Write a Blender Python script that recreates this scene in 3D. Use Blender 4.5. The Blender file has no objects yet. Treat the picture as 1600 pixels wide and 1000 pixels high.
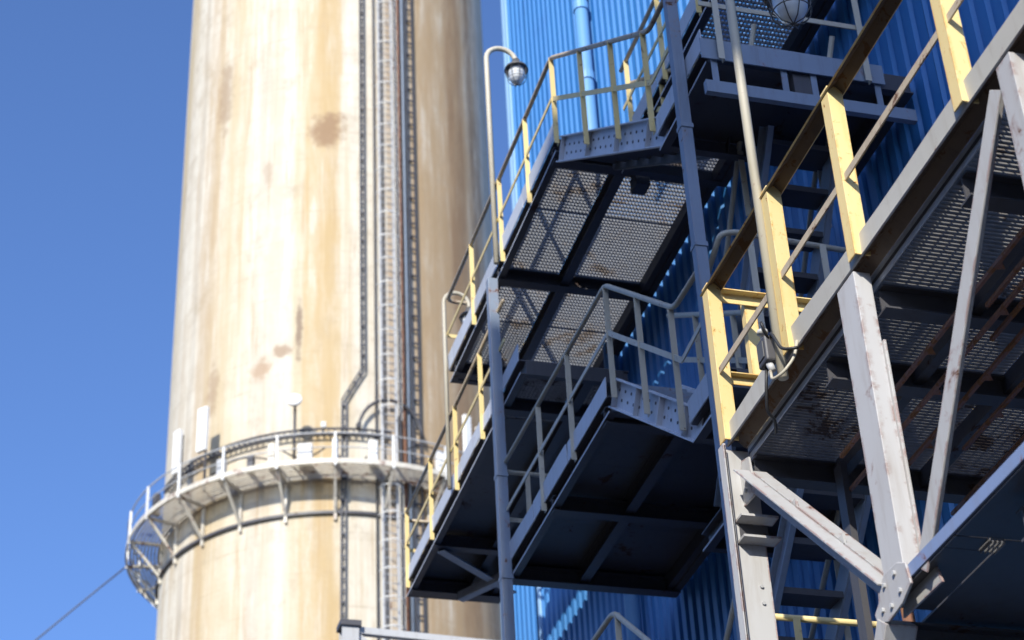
import bpy, math, random
from mathutils import Vector, Matrix
random.seed(7)
R_ = math.radians
scn = bpy.context.scene
col = scn.collection

# ------------------------------------------------------------------ camera
# world: X runs into the blue wall, Y runs along it away from the viewer, Z up
cam_d = bpy.data.cameras.new('camera')
cam = bpy.data.objects.new('camera', cam_d)
col.objects.link(cam)
cam.matrix_world = Matrix(((0.964, -0.109, -0.2424, 0), (-0.2616, -0.5439, -0.7974, 0),
                           (-0.045, 0.832, -0.5526, 1.6), (0, 0, 0, 1)))
_m = cam.matrix_world.to_3x3()
_q = _m.to_quaternion().normalized()
cam.matrix_world = Matrix.Translation((0, 0, 1.6)) @ _q.to_matrix().to_4x4()
cam_d.sensor_width = 36
cam_d.lens = 69.62
cam_d.clip_start = 0.1
cam_d.clip_end = 3000
cam_d.dof.use_dof = True
cam_d.dof.focus_distance = 11.8
cam_d.dof.aperture_fstop = 2.8
scn.camera = cam

# ------------------------------------------------------------------ sky, sun, exposure
S = Vector((-0.4635, -0.7417, 0.4848)).normalized()      # towards the sun
w = bpy.data.worlds.new('World')
scn.world = w
w.use_nodes = True
nt = w.node_tree
bg = nt.nodes['Background']
sky = nt.nodes.new('ShaderNodeTexSky')
sky.sky_type = 'NISHITA'
sky.sun_disc = False
sky.sun_elevation = math.asin(S.z)
sky.sun_rotation = math.atan2(S.x, S.y)
sky.air_density = 1.0
sky.dust_density = 1.0
sky.ozone_density = 4.0
sky.altitude = 100
tint = nt.nodes.new('ShaderNodeMix')
tint.data_type = 'RGBA'
tint.blend_type = 'MULTIPLY'
tint.inputs[0].default_value = 1
tint.inputs[7].default_value = (0.90, 1.05, 1.36, 1)
nt.links.new(sky.outputs[0], tint.inputs[6])
nt.links.new(tint.outputs[2], bg.inputs[0])
bg.inputs[1].default_value = 0.15
sl = bpy.data.lights.new('sun', 'SUN')
sl.energy = 5.0
sl.angle = R_(0.53)
sl.color = (1.0, 0.945, 0.83)
so = bpy.data.objects.new('sun', sl)
col.objects.link(so)
so.rotation_euler = S.to_track_quat('Z', 'Y').to_euler()
so.location = (-20, -30, 40)
vs = scn.view_settings
vs.view_transform = 'Standard'
vs.look = 'None'
vs.exposure = 0.18
vs.gamma = 1
vs.use_curve_mapping = False
scn.cycles.max_bounces = 6
scn.cycles.diffuse_bounces = 3

# ------------------------------------------------------------------ materials
def newmat(name):
    m = bpy.data.materials.new(name)
    m.use_nodes = True
    return m, m.node_tree, m.node_tree.nodes['Principled BSDF']

def N(t, kind, **kw):
    n = t.nodes.new(kind)
    for k, v in kw.items():
        setattr(n, k, v)
    return n

def mixc(t, fac, a, b, mode='MIX'):
    n = t.nodes.new('ShaderNodeMix')
    n.data_type = 'RGBA'
    n.blend_type = mode
    for i, v in ((0, fac), (6, a), (7, b)):
        if hasattr(v, 'links'):
            t.links.new(v, n.inputs[i])
        else:
            n.inputs[i].default_value = v if i == 0 else (*v, 1)
    return n.outputs[2]

def ramp(t, src, lo, hi):
    n = t.nodes.new('ShaderNodeMapRange')
    n.interpolation_type = 'SMOOTHSTEP'
    t.links.new(src, n.inputs[0])
    n.inputs[1].default_value = lo
    n.inputs[2].default_value = hi
    return n.outputs[0]

def noise(t, vec, scale, detail=4, rough=.6, dist=0):
    n = t.nodes.new('ShaderNodeTexNoise')
    n.inputs['Scale'].default_value = scale
    n.inputs['Detail'].default_value = detail
    n.inputs['Roughness'].default_value = rough
    n.inputs['Distortion'].default_value = dist
    if vec is not None:
        t.links.new(vec, n.inputs['Vector'])
    return n.outputs['Fac']

def mapping(t, vec, scale):
    n = t.nodes.new('ShaderNodeMapping')
    n.inputs['Scale'].default_value = scale
    t.links.new(vec, n.inputs['Vector'])
    return n.outputs[0]

def paint(name, colr, er=.022, eth=.47, rust=(.17, .07, .035), rust_at=.66, rust_scale=6, dirt=(.16, .13, .10), dirt_amt=.5,
          rough=.5, metal=0.0, vary=.10, edge=0.0, under=(.26, .11, .09)):
    m, t, b = newmat(name)
    co = t.nodes.new('ShaderNodeTexCoord').outputs['Object']
    oi = t.nodes.new('ShaderNodeObjectInfo')
    vr = N(t, 'ShaderNodeMapRange')
    t.links.new(oi.outputs['Random'], vr.inputs[0])
    vr.inputs[3].default_value = 1 - vary
    vr.inputs[4].default_value = 1 + vary
    c0 = mixc(t, 1.0, colr, (1, 1, 1), 'MULTIPLY')
    mu = t.nodes.new('ShaderNodeVectorMath')
    mu.operation = 'SCALE'
    t.links.new(c0, mu.inputs[0])
    t.links.new(vr.outputs[0], mu.inputs['Scale'])
    # broad tone drift and streaks running down
    st = mapping(t, co, (1, 1, .12))
    streak = ramp(t, noise(t, st, 14, 5, .65), .46, .78)
    broad = ramp(t, noise(t, co, 1.3, 3, .5), .35, .75)
    f = N(t, 'ShaderNodeMath', operation='MULTIPLY')
    t.links.new(streak, f.inputs[0]); f.inputs[1].default_value = dirt_amt
    c1 = mixc(t, f.outputs[0], mu.outputs[0], dirt)
    f2 = N(t, 'ShaderNodeMath', operation='MULTIPLY')
    t.links.new(broad, f2.inputs[0]); f2.inputs[1].default_value = dirt_amt * .35
    c1 = mixc(t, f2.outputs[0], c1, dirt)
    # flaked rust
    n1 = noise(t, co, rust_scale, 8, .7, .4)
    rm = ramp(t, n1, rust_at, rust_at + .035)
    rim = ramp(t, n1, rust_at - .05, rust_at)
    f3 = N(t, 'ShaderNodeMath', operation='MULTIPLY')
    t.links.new(rim, f3.inputs[0]); f3.inputs[1].default_value = .35
    c2 = mixc(t, f3.outputs[0], c1, under)
    rc = mixc(t, noise(t, co, 40, 3), rust, tuple(v * .45 for v in rust))
    c3 = mixc(t, rm, c2, rc)
    if edge > 0:
        bv = N(t, 'ShaderNodeBevel', samples=4)
        bv.inputs[0].default_value = er
        ge = t.nodes.new('ShaderNodeNewGeometry')
        dp = N(t, 'ShaderNodeVectorMath', operation='DOT_PRODUCT')
        t.links.new(bv.outputs[0], dp.inputs[0]); t.links.new(ge.outputs['Normal'], dp.inputs[1])
        e = N(t, 'ShaderNodeMapRange')
        t.links.new(dp.outputs['Value'], e.inputs[0])
        e.inputs[1].default_value = .985; e.inputs[2].default_value = .85
        em = N(t, 'ShaderNodeMath', operation='MULTIPLY')
        t.links.new(e.outputs[0], em.inputs[0])
        t.links.new(ramp(t, noise(t, co, 4, 7, .75), eth, eth + .08), em.inputs[1])
        em2 = N(t, 'ShaderNodeMath', operation='MULTIPLY')
        t.links.new(em.outputs[0], em2.inputs[0]); em2.inputs[1].default_value = edge
        c3 = mixc(t, em2.outputs[0], c3, under)
    t.links.new(c3, b.inputs['Base Color'])
    rr = N(t, 'ShaderNodeMapRange')
    t.links.new(rm, rr.inputs[0]); rr.inputs[3].default_value = rough; rr.inputs[4].default_value = .9
    t.links.new(rr.outputs[0], b.inputs['Roughness'])
    b.inputs['Metallic'].default_value = metal
    bp = N(t, 'ShaderNodeBump')
    bp.inputs['Strength'].default_value = .25
    bp.inputs['Distance'].default_value = .004
    t.links.new(n1, bp.inputs['Height'])
    t.links.new(bp.outputs[0], b.inputs['Normal'])
    return m

M = {}
M['white'] = paint('weathered_white_paint', (.50, .50, .50), rust_at=.66, rust_scale=4.2, dirt=(.30, .25, .20), dirt_amt=.38, edge=1.0)
M['whitepeel'] = paint('peeling_white_paint', (.50, .50, .51), er=.04, eth=.485, rust_at=.655, rust_scale=4.2, dirt=(.30, .25, .20), dirt_amt=.35, edge=1.0, under=(.24, .115, .085))
M['kick'] = paint('kick_plate_paint', (.52, .555, .62), rust_at=.68, rust_scale=4, dirt=(.3, .26, .22), dirt_amt=.35)
M['band'] = paint('gallery_kick_paint', (.48, .465, .42), rust_at=.66, rust_scale=9, dirt=(.3, .25, .18), dirt_amt=.35)
M['steel'] = paint('grey_blue_steel_paint', (.235, .29, .375), rust_at=.66, rust_scale=4, dirt=(.15, .14, .14), dirt_amt=.4)
M['post'] = paint('blue_grey_column_paint', (.215, .265, .345), rust_at=.62, rust_scale=5, dirt=(.13, .13, .15), dirt_amt=.45, edge=.6, under=(.30, .22, .20))
M['yellow'] = paint('yellow_paint', (.80, .63, .29), rust=(.50, .21, .04), rust_at=.635, rust_scale=20, dirt=(.78, .50, .14), dirt_amt=.42, under=(.70, .34, .05), edge=1.0)
M['yellow2'] = paint('tower_yellow_paint', (.76, .60, .26), rust=(.35, .18, .06), rust_at=.64, rust_scale=8, dirt=(.6, .5, .3), dirt_amt=.5)
M['cream'] = paint('cream_pole_paint', (.52, .485, .39), rust_at=.66, rust_scale=12, dirt=(.36, .30, .2), dirt_amt=.5)
M['railc'] = paint('faded_rail_paint', (.50, .42, .30), rust=(.18, .09, .05), rust_at=.60, rust_scale=14, dirt=(.3, .2, .12), dirt_amt=.6)
M['dark'] = paint('dark_shaded_steel', (.075, .075, .085), rust=(.09, .045, .03), rust_at=.62, rust_scale=3, dirt=(.05, .045, .045), dirt_amt=.5, under=(.07, .05, .045))  # dark fittings; on landing steel it paints in the shade of the undersides
M['brown'] = paint('rusted_shaded_angle', (.13, .09, .065), rust=(.16, .08, .04), rust_at=.55, rust_scale=8, dirt=(.06, .045, .04), dirt_amt=.6, under=(.13, .09, .06))  # angle insides: rust brown with their shade put into the colour
M['rust'] = paint('rusted_bar', (.24, .12, .075), rust=(.30, .14, .06), rust_at=.52, rust_scale=10, dirt=(.12, .06, .04), dirt_amt=.6)
M['grate'] = paint('galvanised_grating', (.235, .25, .275), rust_at=.57, rust_scale=2.2, rust=(.22, .18, .15), dirt=(.2, .18, .17), dirt_amt=.5, under=(.3, .26, .23))
M['grated'] = paint('dark_worn_grating', (.23, .225, .22), rust_at=.575, rust_scale=3, rust=(.13, .09, .07), dirt=(.1, .09, .085), dirt_amt=.6, under=(.18, .15, .13))
M['chordb'] = paint('blue_shade_chord', (.20, .27, .46), rust_at=.64, rust_scale=6, dirt=(.2, .2, .25), dirt_amt=.4)  # the chord's bluish shade is put into its base colour
M['ringp'] = paint('cream_ring_paint', (.66, .62, .53), rust_at=.60, rust_scale=2, dirt=(.3, .24, .17), dirt_amt=.5)
M['galv'] = paint('galvanised_metal', (.50, .51, .52), rust_at=.75, rust_scale=3, dirt=(.3, .28, .26), dirt_amt=.4)
M['panelw'] = paint('antenna_white', (.8, .8, .78), rust_at=.95, dirt_amt=.15)
M['lampdk'] = paint('lamp_cap_dark', (.10, .10, .10), rust_at=.66, rust_scale=10, dirt_amt=.3)
M['rubber'] = paint('black_cable', (.025, .025, .027), rust_at=.95, dirt=(.05, .05, .05), dirt_amt=.4)

def glass_mat():
    m, t, b = newmat('ribbed_lamp_glass')
    b.inputs['Base Color'].default_value = (.82, .86, .88, 1)
    b.inputs['Roughness'].default_value = .22
    b.inputs['Transmission Weight'].default_value = .25
    b.inputs['IOR'].default_value = 1.3
    return m
M['glass'] = glass_mat()

def blue_mat():
    m, t, b = newmat('blue_cladding_paint')
    co = t.nodes.new('ShaderNodeTexCoord').outputs['Object']
    ge = t.nodes.new('ShaderNodeNewGeometry').outputs['Position']
    oi = t.nodes.new('ShaderNodeObjectInfo')
    c = mixc(t, oi.outputs['Random'], (.028, .18, .47), (.036, .20, .50))
    s = mapping(t, ge, (1, 5, .10))
    st = ramp(t, noise(t, s, 2.2, 5, .65), .48, .8)
    f = N(t, 'ShaderNodeMath', operation='MULTIPLY'); t.links.new(st, f.inputs[0]); f.inputs[1].default_value = .35
    c = mixc(t, f.outputs[0], c, (.08, .22, .50))
    d = ramp(t, noise(t, ge, .9, 4, .6), .5, .75)
    f = N(t, 'ShaderNodeMath', operation='MULTIPLY'); t.links.new(d, f.inputs[0]); f.inputs[1].default_value = .3
    c = mixc(t, f.outputs[0], c, (.015, .09, .33))
    t.links.new(c, b.inputs['Base Color'])
    b.inputs['Roughness'].default_value = .45
    return m
M['blue'] = blue_mat()
M['pipeblue'] = paint('light_blue_pipe_paint', (.13, .33, .62), rust_at=.8, dirt=(.2, .3, .45), dirt_amt=.4)
M['trimblue'] = paint('pale_trim', (.30, .50, .72), rust_at=.9, dirt=(.2, .35, .55), dirt_amt=.3)

def concrete_mat():
    m, t, b = newmat('stained_chimney_concrete')
    co = t.nodes.new('ShaderNodeTexCoord').outputs['Object']
    sp = N(t, 'ShaderNodeSeparateXYZ'); t.links.new(co, sp.inputs[0])
    an = N(t, 'ShaderNodeMath', operation='ARCTAN2')
    t.links.new(sp.outputs['Y'], an.inputs[0]); t.links.new(sp.outputs['X'], an.inputs[1])
    def cv(ka, kz, off=0):
        a = N(t, 'ShaderNodeMath', operation='MULTIPLY'); t.links.new(an.outputs[0], a.inputs[0]); a.inputs[1].default_value = ka
        z = N(t, 'ShaderNodeMath', operation='MULTIPLY'); t.links.new(sp.outputs['Z'], z.inputs[0]); z.inputs[1].default_value = kz
        c = N(t, 'ShaderNodeCombineXYZ'); t.links.new(a.outputs[0], c.inputs[0]); t.links.new(z.outputs[0], c.inputs[1]); c.inputs[2].default_value = off
        return c.outputs[0]
    pale = (.62, .58, .49); och = (.43, .305, .15); och2 = (.50, .41, .265); brn = (.20, .14, .09)
    c = mixc(t, ramp(t, noise(t, cv(6.35, .5), .9, 6, .65), .35, .7), pale, (.55, .495, .40))
    # wide ochre runs
    c = mixc(t, ramp(t, noise(t, cv(5.0, .035, 3.1), .62, 5, .6), .50, .68), c, och2)
    a1 = N(t, 'ShaderNodeMath', operation='MULTIPLY')
    t.links.new(ramp(t, noise(t, cv(14, .05, 7.7), .8, 6, .7), .52, .68), a1.inputs[0]); a1.inputs[1].default_value = .55
    c = mixc(t, a1.outputs[0], c, och)
    # the run below the blotch and the brown runs on the far right
    def run(a0, wid, colr, amt, z0=None):
        global_d = N(t, 'ShaderNodeMath', operation='SUBTRACT'); t.links.new(an.outputs[0], global_d.inputs[0]); global_d.inputs[1].default_value = R_(a0)
        wob = N(t, 'ShaderNodeMath', operation='MULTIPLY_ADD')
        t.links.new(noise(t, cv(2, .25, a0), 1, 5, .6), wob.inputs[0]); wob.inputs[1].default_value = R_(wid * 1.2)
        t.links.new(global_d.outputs[0], wob.inputs[2])
        sub = N(t, 'ShaderNodeMath', operation='SUBTRACT'); t.links.new(wob.outputs[0], sub.inputs[0]); sub.inputs[1].default_value = R_(wid * .6)
        ab = N(t, 'ShaderNodeMath', operation='ABSOLUTE'); t.links.new(sub.outputs[0], ab.inputs[0])
        k = ramp(t, ab.outputs[0], R_(wid), R_(wid * .45))
        br = N(t, 'ShaderNodeMath', operation='MULTIPLY'); t.links.new(k, br.inputs[0])
        t.links.new(ramp(t, noise(t, cv(9, .12, a0 * .3), .9, 6, .7), .25, .6), br.inputs[1])
        am = N(t, 'ShaderNodeMath', operation='MULTIPLY'); t.links.new(br.outputs[0], am.inputs[0]); am.inputs[1].default_value = amt
        return am.outputs[0], colr
    for a in ((-104, 5, och, .75), (-113, 3, och2, .7), (-127, 3.5, (.44, .37, .29), .5), (-147, 4, och, .6), (-158, 2.2, brn, .35),
              (-72, 3.5, (.42, .28, .15), .85), (-66, 2.4, (.33, .22, .12), .6), (-57, 6, (.38, .25, .14), .9), (-47, 8, brn, .8), (-40, 6, brn, .8), (-58, 17, (.42, .29, .165), .75), (-84, 3.5, (.36, .28, .21), .6)):
        f, cc = run(*a)
        c = mixc(t, f, c, cc)
    late = []
    # blotches
    def blotch(a0, z0, ra, rz, amt, colr):
        v = N(t, 'ShaderNodeVectorMath', operation='SUBTRACT'); t.links.new(cv(6.35, 1), v.inputs[0])
        v.inputs[1].default_value = (R_(a0) * 6.35, z0, 0)
        v2 = N(t, 'ShaderNodeVectorMath', operation='MULTIPLY'); t.links.new(v.outputs[0], v2.inputs[0]); v2.inputs[1].default_value = (1 / ra, 1 / rz, 0)
        ln = N(t, 'ShaderNodeVectorMath', operation='LENGTH'); t.links.new(v2.outputs[0], ln.inputs[0])
        ad = N(t, 'ShaderNodeMath', operation='MULTIPLY_ADD'); t.links.new(noise(t, cv(6.35, 1, a0), 1.6, 6, .7), ad.inputs[0]); ad.inputs[1].default_value = 2.6
        t.links.new(ln.outputs['Value'], ad.inputs[2])
        k = ramp(t, ad.outputs[0], 2.55, 1.75)
        am = N(t, 'ShaderNodeMath', operation='MULTIPLY'); t.links.new(k, am.inputs[0]); am.inputs[1].default_value = amt
        return am.outputs[0], colr
    for a in ((-104.6, 50.1, .72, .85, .85, (.27, .17, .10)), (-145, 53.3, .42, 1.9, .6, (.27, .18, .11)), (-113, 41.2, .13, 1.3, .8, (.2, .14, .1)),
              (-118.5, 40.2, .35, .30, .7, (.28, .18, .11)), (-126, 39.6, .45, .55, .6, (.33, .2, .11)), (-145, 39.5, .3, 1.1, .6, (.3, .2, .12)), (-125, 48.5, .22, .8, .5, (.35, .27, .2))):
        f, cc = blotch(*a)
        late.append((f, cc))
    # fine runs, mottling and form lines
    fs_ = N(t, 'ShaderNodeMath', operation='MULTIPLY'); t.links.new(ramp(t, noise(t, cv(30, .16, 1.7), 1.0, 7, .72), .54, .66), fs_.inputs[0]); fs_.inputs[1].default_value = .5
    c = mixc(t, fs_.outputs[0], c, (.40, .27, .14))
    fs_ = N(t, 'ShaderNodeMath', operation='MULTIPLY'); t.links.new(ramp(t, noise(t, cv(34, .22, 9.7), 1.0, 7, .72), .52, .66), fs_.inputs[0]); fs_.inputs[1].default_value = .5
    c = mixc(t, fs_.outputs[0], c, (.69, .645, .55))
    fs_ = N(t, 'ShaderNodeMath', operation='MULTIPLY'); t.links.new(ramp(t, noise(t, cv(6.35, .8, 4.2), 1.1, 9, .75), .48, .74), fs_.inputs[0]); fs_.inputs[1].default_value = .6
    c = mixc(t, fs_.outputs[0], c, (.37, .30, .21))
    sw = N(t, 'ShaderNodeMath', operation='FRACT'); zz_ = N(t, 'ShaderNodeMath', operation='MULTIPLY'); t.links.new(sp.outputs['Z'], zz_.inputs[0]); zz_.inputs[1].default_value = .8
    t.links.new(zz_.outputs[0], sw.inputs[0])
    fs_ = N(t, 'ShaderNodeMath', operation='MULTIPLY'); t.links.new(ramp(t, sw.outputs[0], .10, .0), fs_.inputs[0])
    t.links.new(ramp(t, noise(t, cv(5, .6, 2.2), 1.2, 5, .7), .42, .9), fs_.inputs[1])
    c = mixc(t, fs_.outputs[0], c, (.36, .28, .19))
    # lift joints
    wv = N(t, 'ShaderNodeTexNoise'); wv.inputs['Scale'].default_value = 1; wv.inputs['Detail'].default_value = 3
    t.links.new(cv(.4, 3.2, 5), wv.inputs['Vector'])
    f = N(t, 'ShaderNodeMath', operation='MULTIPLY'); t.links.new(ramp(t, wv.outputs['Fac'], .55, .7), f.inputs[0]); f.inputs[1].default_value = .16
    c = mixc(t, f.outputs[0], c, (.36, .30, .24))
    def strip(a0, half, colr, amt, soft=.9, seed=0):
        d0 = N(t, 'ShaderNodeMath', operation='SUBTRACT'); t.links.new(an.outputs[0], d0.inputs[0]); d0.inputs[1].default_value = R_(a0)
        wb = N(t, 'ShaderNodeMath', operation='MULTIPLY_ADD'); t.links.new(noise(t, cv(1.5, .35, seed), 1, 6, .65), wb.inputs[0]); wb.inputs[1].default_value = R_(2.4); t.links.new(d0.outputs[0], wb.inputs[2])
        sb = N(t, 'ShaderNodeMath', operation='SUBTRACT'); t.links.new(wb.outputs[0], sb.inputs[0]); sb.inputs[1].default_value = R_(1.2)
        ab = N(t, 'ShaderNodeMath', operation='ABSOLUTE'); t.links.new(sb.outputs[0], ab.inputs[0])
        k = ramp(t, ab.outputs[0], R_(half + soft), R_(half - soft))
        nn = ramp(t, noise(t, cv(10, .25, seed + 3.3), 1.0, 7, .7), .28, .62)
        mm = N(t, 'ShaderNodeMath', operation='MULTIPLY'); t.links.new(k, mm.inputs[0]); t.links.new(nn, mm.inputs[1])
        m2 = N(t, 'ShaderNodeMath', operation='MULTIPLY'); t.links.new(mm.outputs[0], m2.inputs[0]); m2.inputs[1].default_value = amt
        return m2.outputs[0], colr
    for q, a in enumerate(((-105.6, 6.2, (.47, .335, .16), .7), (-139, 5.5, (.49, .39, .235), .5, 2.0), (-151, 4.0, (.42, .31, .19), .65, 1.5),
              (-60, 13, (.37, .26, .145), .85, 3.0), (-53, 4.5, (.27, .17, .095), .8, 1.5), (-122, 2.2, (.50, .43, .33), .6), (-81, 3.2, (.40, .30, .21), .6))):
        f, cc = strip(*a, **({'seed': q * 2.7}))
        c = mixc(t, f, c, cc)
    for f, cc in late:
        c = mixc(t, f, c, cc)
    t.links.new(c, b.inputs['Base Color'])
    b.inputs['Roughness'].default_value = .9
    bp = N(t, 'ShaderNodeBump'); bp.inputs['Strength'].default_value = .5; bp.inputs['Distance'].default_value = .05
    t.links.new(noise(t, co, 2.5, 8, .7), bp.inputs['Height']); t.links.new(bp.outputs[0], b.inputs['Normal'])
    return m
M['concrete'] = concrete_mat()

def ground_mat():
    m, t, b = newmat('yard_ground')
    co = t.nodes.new('ShaderNodeTexCoord').outputs['Object']
    c = mixc(t, noise(t, co, .3, 8, .7), (.045, .043, .042), (.085, .078, .07))
    t.links.new(c, b.inputs['Base Color'])
    b.inputs['Roughness'].default_value = .95
    return m
M['ground'] = ground_mat()

# ------------------------------------------------------------------ mesh helpers
class MB:
    def __init__(s):
        s.v = []; s.f = []
    def box(s, x0, x1, y0, y1, z0, z1):
        n = len(s.v)
        s.v += [(x, y, z) for z in (z0, z1) for y in (y0, y1) for x in (x0, x1)]
        s.f += [tuple(n + i for i in q) for q in ((0, 2, 3, 1), (4, 5, 7, 6), (0, 1, 5, 4), (2, 6, 7, 3), (0, 4, 6, 2), (1, 3, 7, 5))]
        return s
    def prism(s, prof, p0, p1, up=(0, 0, 1), off=(0, 0)):
        p0 = Vector(p0); p1 = Vector(p1)
        wv = (p1 - p0).normalized()
        a = wv.cross(Vector(up)).normalized()
        b = a.cross(wv)
        n = len(s.v); k = len(prof)
        for p in (p0, p1):
            s.v += [tuple(p + a * (u + off[0]) + b * (v + off[1])) for u, v in prof]
        s.f += [(n + i, n + (i + 1) % k, n + k + (i + 1) % k, n + k + i) for i in range(k)]
        s.f += [tuple(n + i for i in reversed(range(k))), tuple(n + k + i for i in range(k))]
        return s
    def tube(s, pts, r, k=8, closed=False):
        pts = [Vector(p) for p in pts]
        n = len(s.v); L = len(pts)
        t0 = (pts[1] - pts[0]).normalized()
        a = t0.orthogonal().normalized()
        for i, p in enumerate(pts):
            if closed:
                t = (pts[(i + 1) % L] - pts[i - 1]).normalized()
            elif i == 0: t = t0
            elif i == L - 1: t = (pts[-1] - pts[-2]).normalized()
            else: t = ((pts[i + 1] - p).normalized() + (p - pts[i - 1]).normalized()).normalized()
            a = (a - t * a.dot(t)).normalized()
            b = t.cross(a)
            s.v += [tuple(p + (a * math.cos(q) + b * math.sin(q)) * r) for q in (2 * math.pi * j / k for j in range(k))]
        for i in range(L if closed else L - 1):
            i2 = (i + 1) % L
            s.f += [(n + i * k + j, n + i * k + (j + 1) % k, n + i2 * k + (j + 1) % k, n + i2 * k + j) for j in range(k)]
        if not closed:
            s.f += [tuple(n + j for j in reversed(range(k))), tuple(n + (L - 1) * k + j for j in range(k))]
        return s
    def lathe(s, prof, c, k=20):
        n = len(s.v)
        for r, z in prof:
            s.v += [(c[0] + r * math.cos(2 * math.pi * j / k), c[1] + r * math.sin(2 * math.pi * j / k), c[2] + z) for j in range(k)]
        for i in range(len(prof) - 1):
            s.f += [(n + i * k + j, n + i * k + (j + 1) % k, n + (i + 1) * k + (j + 1) % k, n + (i + 1) * k + j) for j in range(k)]
        return s
    def quad(s, *p):
        n = len(s.v); s.v += [tuple(q) for q in p]; s.f.append(tuple(range(n, n + len(p)))); return s
    def mesh(s, name, mat, smooth=False):
        me = bpy.data.meshes.new(name)
        me.from_pydata(s.v, [], s.f)
        me.materials.append(M[mat] if isinstance(mat, str) else mat)
        if smooth:
            me.polygons.foreach_set('use_smooth', [True] * len(me.polygons))
        me.update()
        return me
    def build(s, name, mat, parent=None, smooth=False, bevel=0, loc=None):
        return link(name, s.mesh(name, mat, smooth), parent, bevel, loc)

def link(name, me, parent=None, bevel=0, loc=None):
    o = bpy.data.objects.new(name, me)
    col.objects.link(o)
    if loc is not None:
        o.location = loc
    if parent is not None:
        o.parent = parent
        off = Vector(parent.location)
        if parent.parent is not None:
            off = off + Vector(parent.parent.location) if parent.get('_abs') is None else off
        if parent.type == 'EMPTY':
            o.matrix_parent_inverse = Matrix.Translation(-Vector(parent.location))
        else:
            o.matrix_parent_inverse = Matrix.Translation(-Vector(parent.location))
    if bevel:
        b = o.modifiers.new('bevel', 'BEVEL'); b.width = bevel; b.segments = 2; b.limit_method = 'ANGLE'
    return o

def tag(o, label=None, cat=None, group=None, kind=None):
    for k, v in (('label', label), ('category', cat), ('group', group), ('kind', kind)):
        if v: o[k] = v
    return o

def thing(name, loc, label, cat, group=None):
    o = bpy.data.objects.new(name, None)
    o.empty_display_size = .3
    col.objects.link(o)
    o.location = loc
    return tag(o, label, cat, group)

def Lp(a, b, t):          # angle section: legs along +a and +b
    sa = 1 if a > 0 else -1; sb = 1 if b > 0 else -1
    p = [(0, 0), (a, 0), (a, t * sb), (t * sa, t * sb), (t * sa, b), (0, b)]
    return p if sa * sb > 0 else p[::-1]
def Up(wd, h, t):         # channel, web at a = wd, open towards a = 0
    s_ = 1 if wd > 0 else -1
    p = [(0, 0), (wd, 0), (wd, h), (0, h), (0, h - t), (wd - t * s_, h - t), (wd - t * s_, t), (0, t)]
    return p if s_ > 0 else p[::-1]
def Rp(wd, h):
    return [(-wd / 2, -h / 2), (wd / 2, -h / 2), (wd / 2, h / 2), (-wd / 2, h / 2)]
def Ip(wd, h, t):
    a, b = wd / 2, h / 2
    return [(-a, -b), (a, -b), (a, -b + t), (t / 2, -b + t), (t / 2, b - t), (a, b - t), (a, b), (-a, b), (-a, b - t), (-t / 2, b - t), (-t / 2, -b + t), (-a, -b + t)]

def fillet(pts, r=.08, n=4):
    out = [Vector(pts[0])]
    for i in range(1, len(pts) - 1):
        p = Vector(pts[i]); a = (Vector(pts[i - 1]) - p); b = (Vector(pts[i + 1]) - p)
        rr = min(r, a.length * .45, b.length * .45)
        A = p + a.normalized() * rr; B = p + b.normalized() * rr
        for k in range(n + 1):
            u = k / n
            out.append(A * (1 - u) ** 2 + p * 2 * u * (1 - u) + B * u * u)
    out.append(Vector(pts[-1]))
    return out

def wavy_plate(x, th, y0, y1, z0, z1, amp, seed, axis='Y'):
    """a kick plate whose top edge has been knocked in and out of line"""
    rnd = random.Random(seed)
    n = max(3, int(abs(y1 - y0) / .22))
    ph = [rnd.uniform(0, 6.28) for _ in range(4)]
    m = MB()
    rows = []
    for i in range(n + 1):
        u = i / n; y = y0 + (y1 - y0) * u
        e = math.sin(u * abs(y1 - y0) * 2.1 + ph[0]) * .6 + math.sin(u * abs(y1 - y0) * 4.7 + ph[1]) * .4
        top = z1 + e * amp
        bow = math.sin(u * abs(y1 - y0) * 1.7 + ph[2]) * amp * .6
        for (xx, zz) in ((x, z0), (x + bow, top), (x + th + bow, top), (x + th, z0)):
            rows.append((xx, y, zz) if axis == 'Y' else (y, xx, zz))
    m.v = rows
    for i in range(n):
        for j in range(4):
            a, b_ = i * 4 + j, i * 4 + (j + 1) % 4
            m.f.append((a, b_, b_ + 4, a + 4))
    m.f += [(0, 1, 2, 3), tuple(n * 4 + j for j in (3, 2, 1, 0))]
    return m

def grate(x0, x1, y0, y1, ztop, px, py, dx, dy, t=.004):
    """open bar grating: bars along Y every px (depth dx), bars along X every py (depth dy)"""
    m = MB()
    nx = max(1, round((x1 - x0) / px)); ny = max(1, round((y1 - y0) / py))
    for i in range(nx + 1):
        x = x0 + (x1 - x0) * i / nx
        m.box(x - t / 2, x + t / 2, y0, y1, ztop - dx, ztop)
    for j in range(ny + 1):
        y = y0 + (y1 - y0) * j / ny
        m.box(x0, x1, y - t / 2, y + t / 2, ztop - dy - .002, ztop - .002)
    return m

# ------------------------------------------------------------------ ground
g = MB().quad((-600, -600, 0), (600, -600, 0), (600, 900, 0), (-600, 900, 0)).build('ground', 'ground')
g['kind'] = 'structure'

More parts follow.
